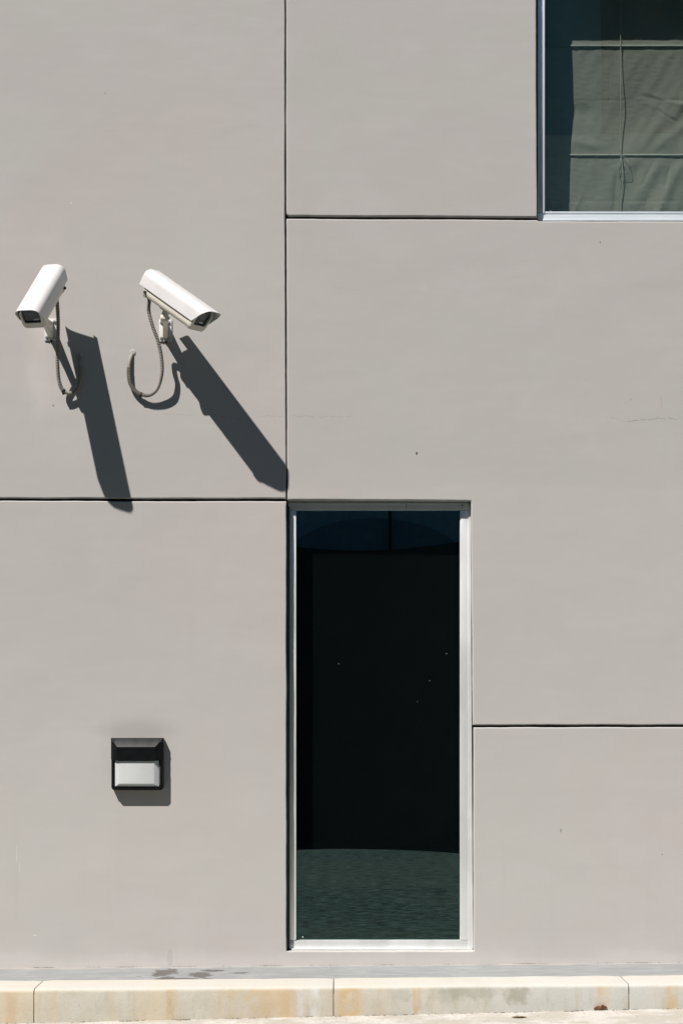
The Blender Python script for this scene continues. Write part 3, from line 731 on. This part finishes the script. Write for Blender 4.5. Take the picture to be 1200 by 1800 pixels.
# raised rim round the diffuser
bm = bmesh.new()
o1 = lambda p, i: [lw(a, b, p) for a, b in ((-44.6+i, -8), (-44.6+i, 39.5-i*.5), (-40+i*.6, 44.4-i), (40-i*.6, 44.4-i), (44.6-i, 39.5-i*.5), (44.6-i, -8))]
A = [bm.verts.new(c) for c in o1(13, 0)]; B = [bm.verts.new(c) for c in o1(18.4, .8)]; C2 = [bm.verts.new(c) for c in o1(19, 2.0)]; D2 = [bm.verts.new(c) for c in o1(18.6, 4.8)]; E2 = [bm.verts.new(c) for c in o1(13, 5.2)]
for X, Y in ((A, B), (B, C2), (C2, D2), (D2, E2)):
    for i in range(5): bm.faces.new((X[i], X[i+1], Y[i+1], Y[i]))
autosmooth(obj('rim', bm, MAT['lampb'], lamp))
# hood: pyramid-shouldered cap
bm = bmesh.new()
def hoodring(l, r_, t, b, p): return [lw(-l, t, p), lw(r_, t, p), lw(r_, b, p), lw(-l, b, p)]
loft(bm, [hoodring(45.8, 45.8, -46, -8.0, 3), hoodring(45.8, 45.8, -46, -8.0, 15.2), hoodring(44.8, 44.8, -45, -7.6, 16.2), hoodring(35.0, 33.0, -31.5, -6.8, 25.2), hoodring(33.8, 31.8, -30.3, -7.2, 25.8)])
autosmooth(obj('hood', bm, MAT['lampb'], lamp), 25)
# diffuser block
bm = bmesh.new()
loft(bm, [hoodring(38.6, 38.2, -6.6, 39.2, 13.8), hoodring(38.6, 38.2, -6.6, 39.2, 17.0), hoodring(31.5, 30.5, -6.0, 34.4, 22.2), hoodring(30.6, 29.6, -5.6, 33.6, 22.5)])
autosmooth(obj('diffuser', bm, MAT['diff'], lamp), 20)
for s_ in (-1, 1):
    bm = bmesh.new(); cyl(bm, lw(s_*41.2, -41, 15), lw(s_*41.2, -41, 19.6), 2.5/S, n=12, bev=.3/S); autosmooth(obj('screw', bm, MAT['rubber'], lamp))
bm = bmesh.new(); bxw(bm, LU+39.2, LU+40.4, LV+4, LV+36, 13, 19.4, .3); obj('spring_clip', bm, MAT['steel'], lamp)

# ---------------------------------------------------------------- leaves
def leaf(label, cx, cy, hw, hh, rot, mat, seed, curl=1.0):
    root_p = 262+14
    # find the paving point seen at cx, cy (level ground there)
    gz = lambda X: ztilt(X)
    p = 270.0
    for _ in range(40):
        q = V(cx, cy, p); p -= (q.z-gz(q.x))*S*4
    q = V(cx, cy, p); q.z = gz(q.x)
    bm = bmesh.new(); N, Mv = 10, 6; g = []
    for i in range(N+1):
        s = i/N*2-1; wd = (1-abs(s)**2.2)**.8*(1+.18*math.sin(i*2.4+seed))
        row = []
        for j in range(-Mv, Mv+1):
            t = j/Mv
            z = hh*(.35+.75*abs(t)**1.3*wd*curl+.35*noise.noise(Vector((s*2.2+seed, t*2, 0))))*(1-.2*abs(s))
            row.append(bm.verts.new(Vector((s*hw, t*wd*hw*.62, max(.3, z)))/S))
        g.append(row)
    for a, b in zip(g, g[1:]):
        for j in range(2*Mv):
            try: bm.faces.new((a[j], a[j+1], b[j+1], b[j]))
            except ValueError: pass
    bmesh.ops.rotate(bm, verts=bm.verts, cent=(0, 0, 0), matrix=Matrix.Rotation(rot, 3, 'Z'))
    bmesh.ops.translate(bm, verts=bm.verts, vec=q)
    bmesh.ops.solidify(bm, geom=bm.faces[:], thickness=.0004)
    me = bpy.data.meshes.new('leaf'); bm.to_mesh(me); bm.free(); me.transform(Matrix.Translation(-q))
    o = bpy.data.objects.new('fallen_leaf', me); COL.objects.link(o); me.materials.append(mat); o.location = q
    for f_ in me.polygons: f_.use_smooth = True
    return tag(o, label, 'leaf')
leaf('curled reddish brown dry leaf lying on the paving at the kerb foot', 1055, 1776, 12, 9, .15, MAT['leaf'], 1)
leaf('thin ochre and black leaf scrap on the paving near the bottom edge', 912, 1789, 12, 3.2, .05, MAT['leaf2'], 5, .4)

# ---------------------------------------------------------------- across the yard (reflections in the glass, plus unseen side blocks added to shape the light)
opp = tag(empty('courtyard_wall', (0, -13.5, 0)), 'dark curved courtyard wall across the yard, seen only as a reflection in the tall window', 'wall')
bm = bmesh.new(); n = 96; cc = []
Y0 = -12.6
for i in range(n+1):
    x = -9+18*i/n
    y = Y0+.15+2.4*(1-math.exp(-.30*(x+1.55)**2))
    el = (293+13*min(2.5, ((x-.15)/.85)**2))/3600      # coping dips towards the middle
    cc.append((x, y, 1.30+el*(9.6-y)))
for a, b in zip(cc, cc[1:]):
    for v_ in ([(a[0], a[1], -.3), (b[0], b[1], -.3), b, a], [(a[0], a[1]-.3, a[2]), (b[0], b[1]-.3, b[2]), b, a],
               [(a[0], a[1]-.3, -.3), (b[0], b[1]-.3, -.3), (b[0], b[1]-.3, b[2]), (a[0], a[1]-.3, a[2])]):
        bm.faces.new([bm.verts.new(c) for c in v_])
obj('curved_face', bm, MAT['opp'], opp)
blk = tag(empty('neighbouring_building', (0, -24, 0)), 'tall blue grey building beyond the yard, seen only as a reflection in the glass', 'building')
def storey(name, mat, a, b, root):
    bm = bmesh.new(); box(bm, Vector(a), Vector(b)); return obj(name, bm, MAT[mat], root)
storey('ground_storey', 'opp2', (-26, -30, -1), (26, -22, 6.0), blk)
storey('reflector_band', 'opp3', (-26, -30, 6.0), (26, -21.9, 10.3), blk)  # band added pale so its reflection brightens the glass over the lower blind
storey('upper_storey', 'opp4', (-26, -30, 10.3), (26, -22, 14.2), blk)
storey('dark_bay', 'opp', (4.0, -21.99, 10.31), (5.25, -21.0, 14.0), blk)
bm = bmesh.new()
loft(bm, [[Vector((.5+1.55*math.cos(math.pi*k/16), y_, 3.2+1.15*math.sin(math.pi*k/16)**.8)) for k in range(17)] for y_ in (-21.98, -21.5)]); obj('arched_canopy', bm, MAT['navy'], blk)
storey('reflected_mullion', 'opp', (.72, -21.4, -1), (.77, -21.35, 5.2), blk)  # made-up strip, added to mirror as a thin vertical mullion line
for nm, x0, x1, lb in (('sky_blocker', -26, -15, 'unseen dark teal block added on the left to shut out sky light'), ('sky_blocker', 15, 26, 'unseen dark teal block added on the right to shut out sky light')):
    wg = tag(empty(nm, ((x0+x1)/2, -10, 0)), lb, 'building')
    storey('wall', 'teal', (x0, -21.8, -1), (x1, -3.5, 21), wg)  # unseen blocks added to cut side sky light and tint the bounce
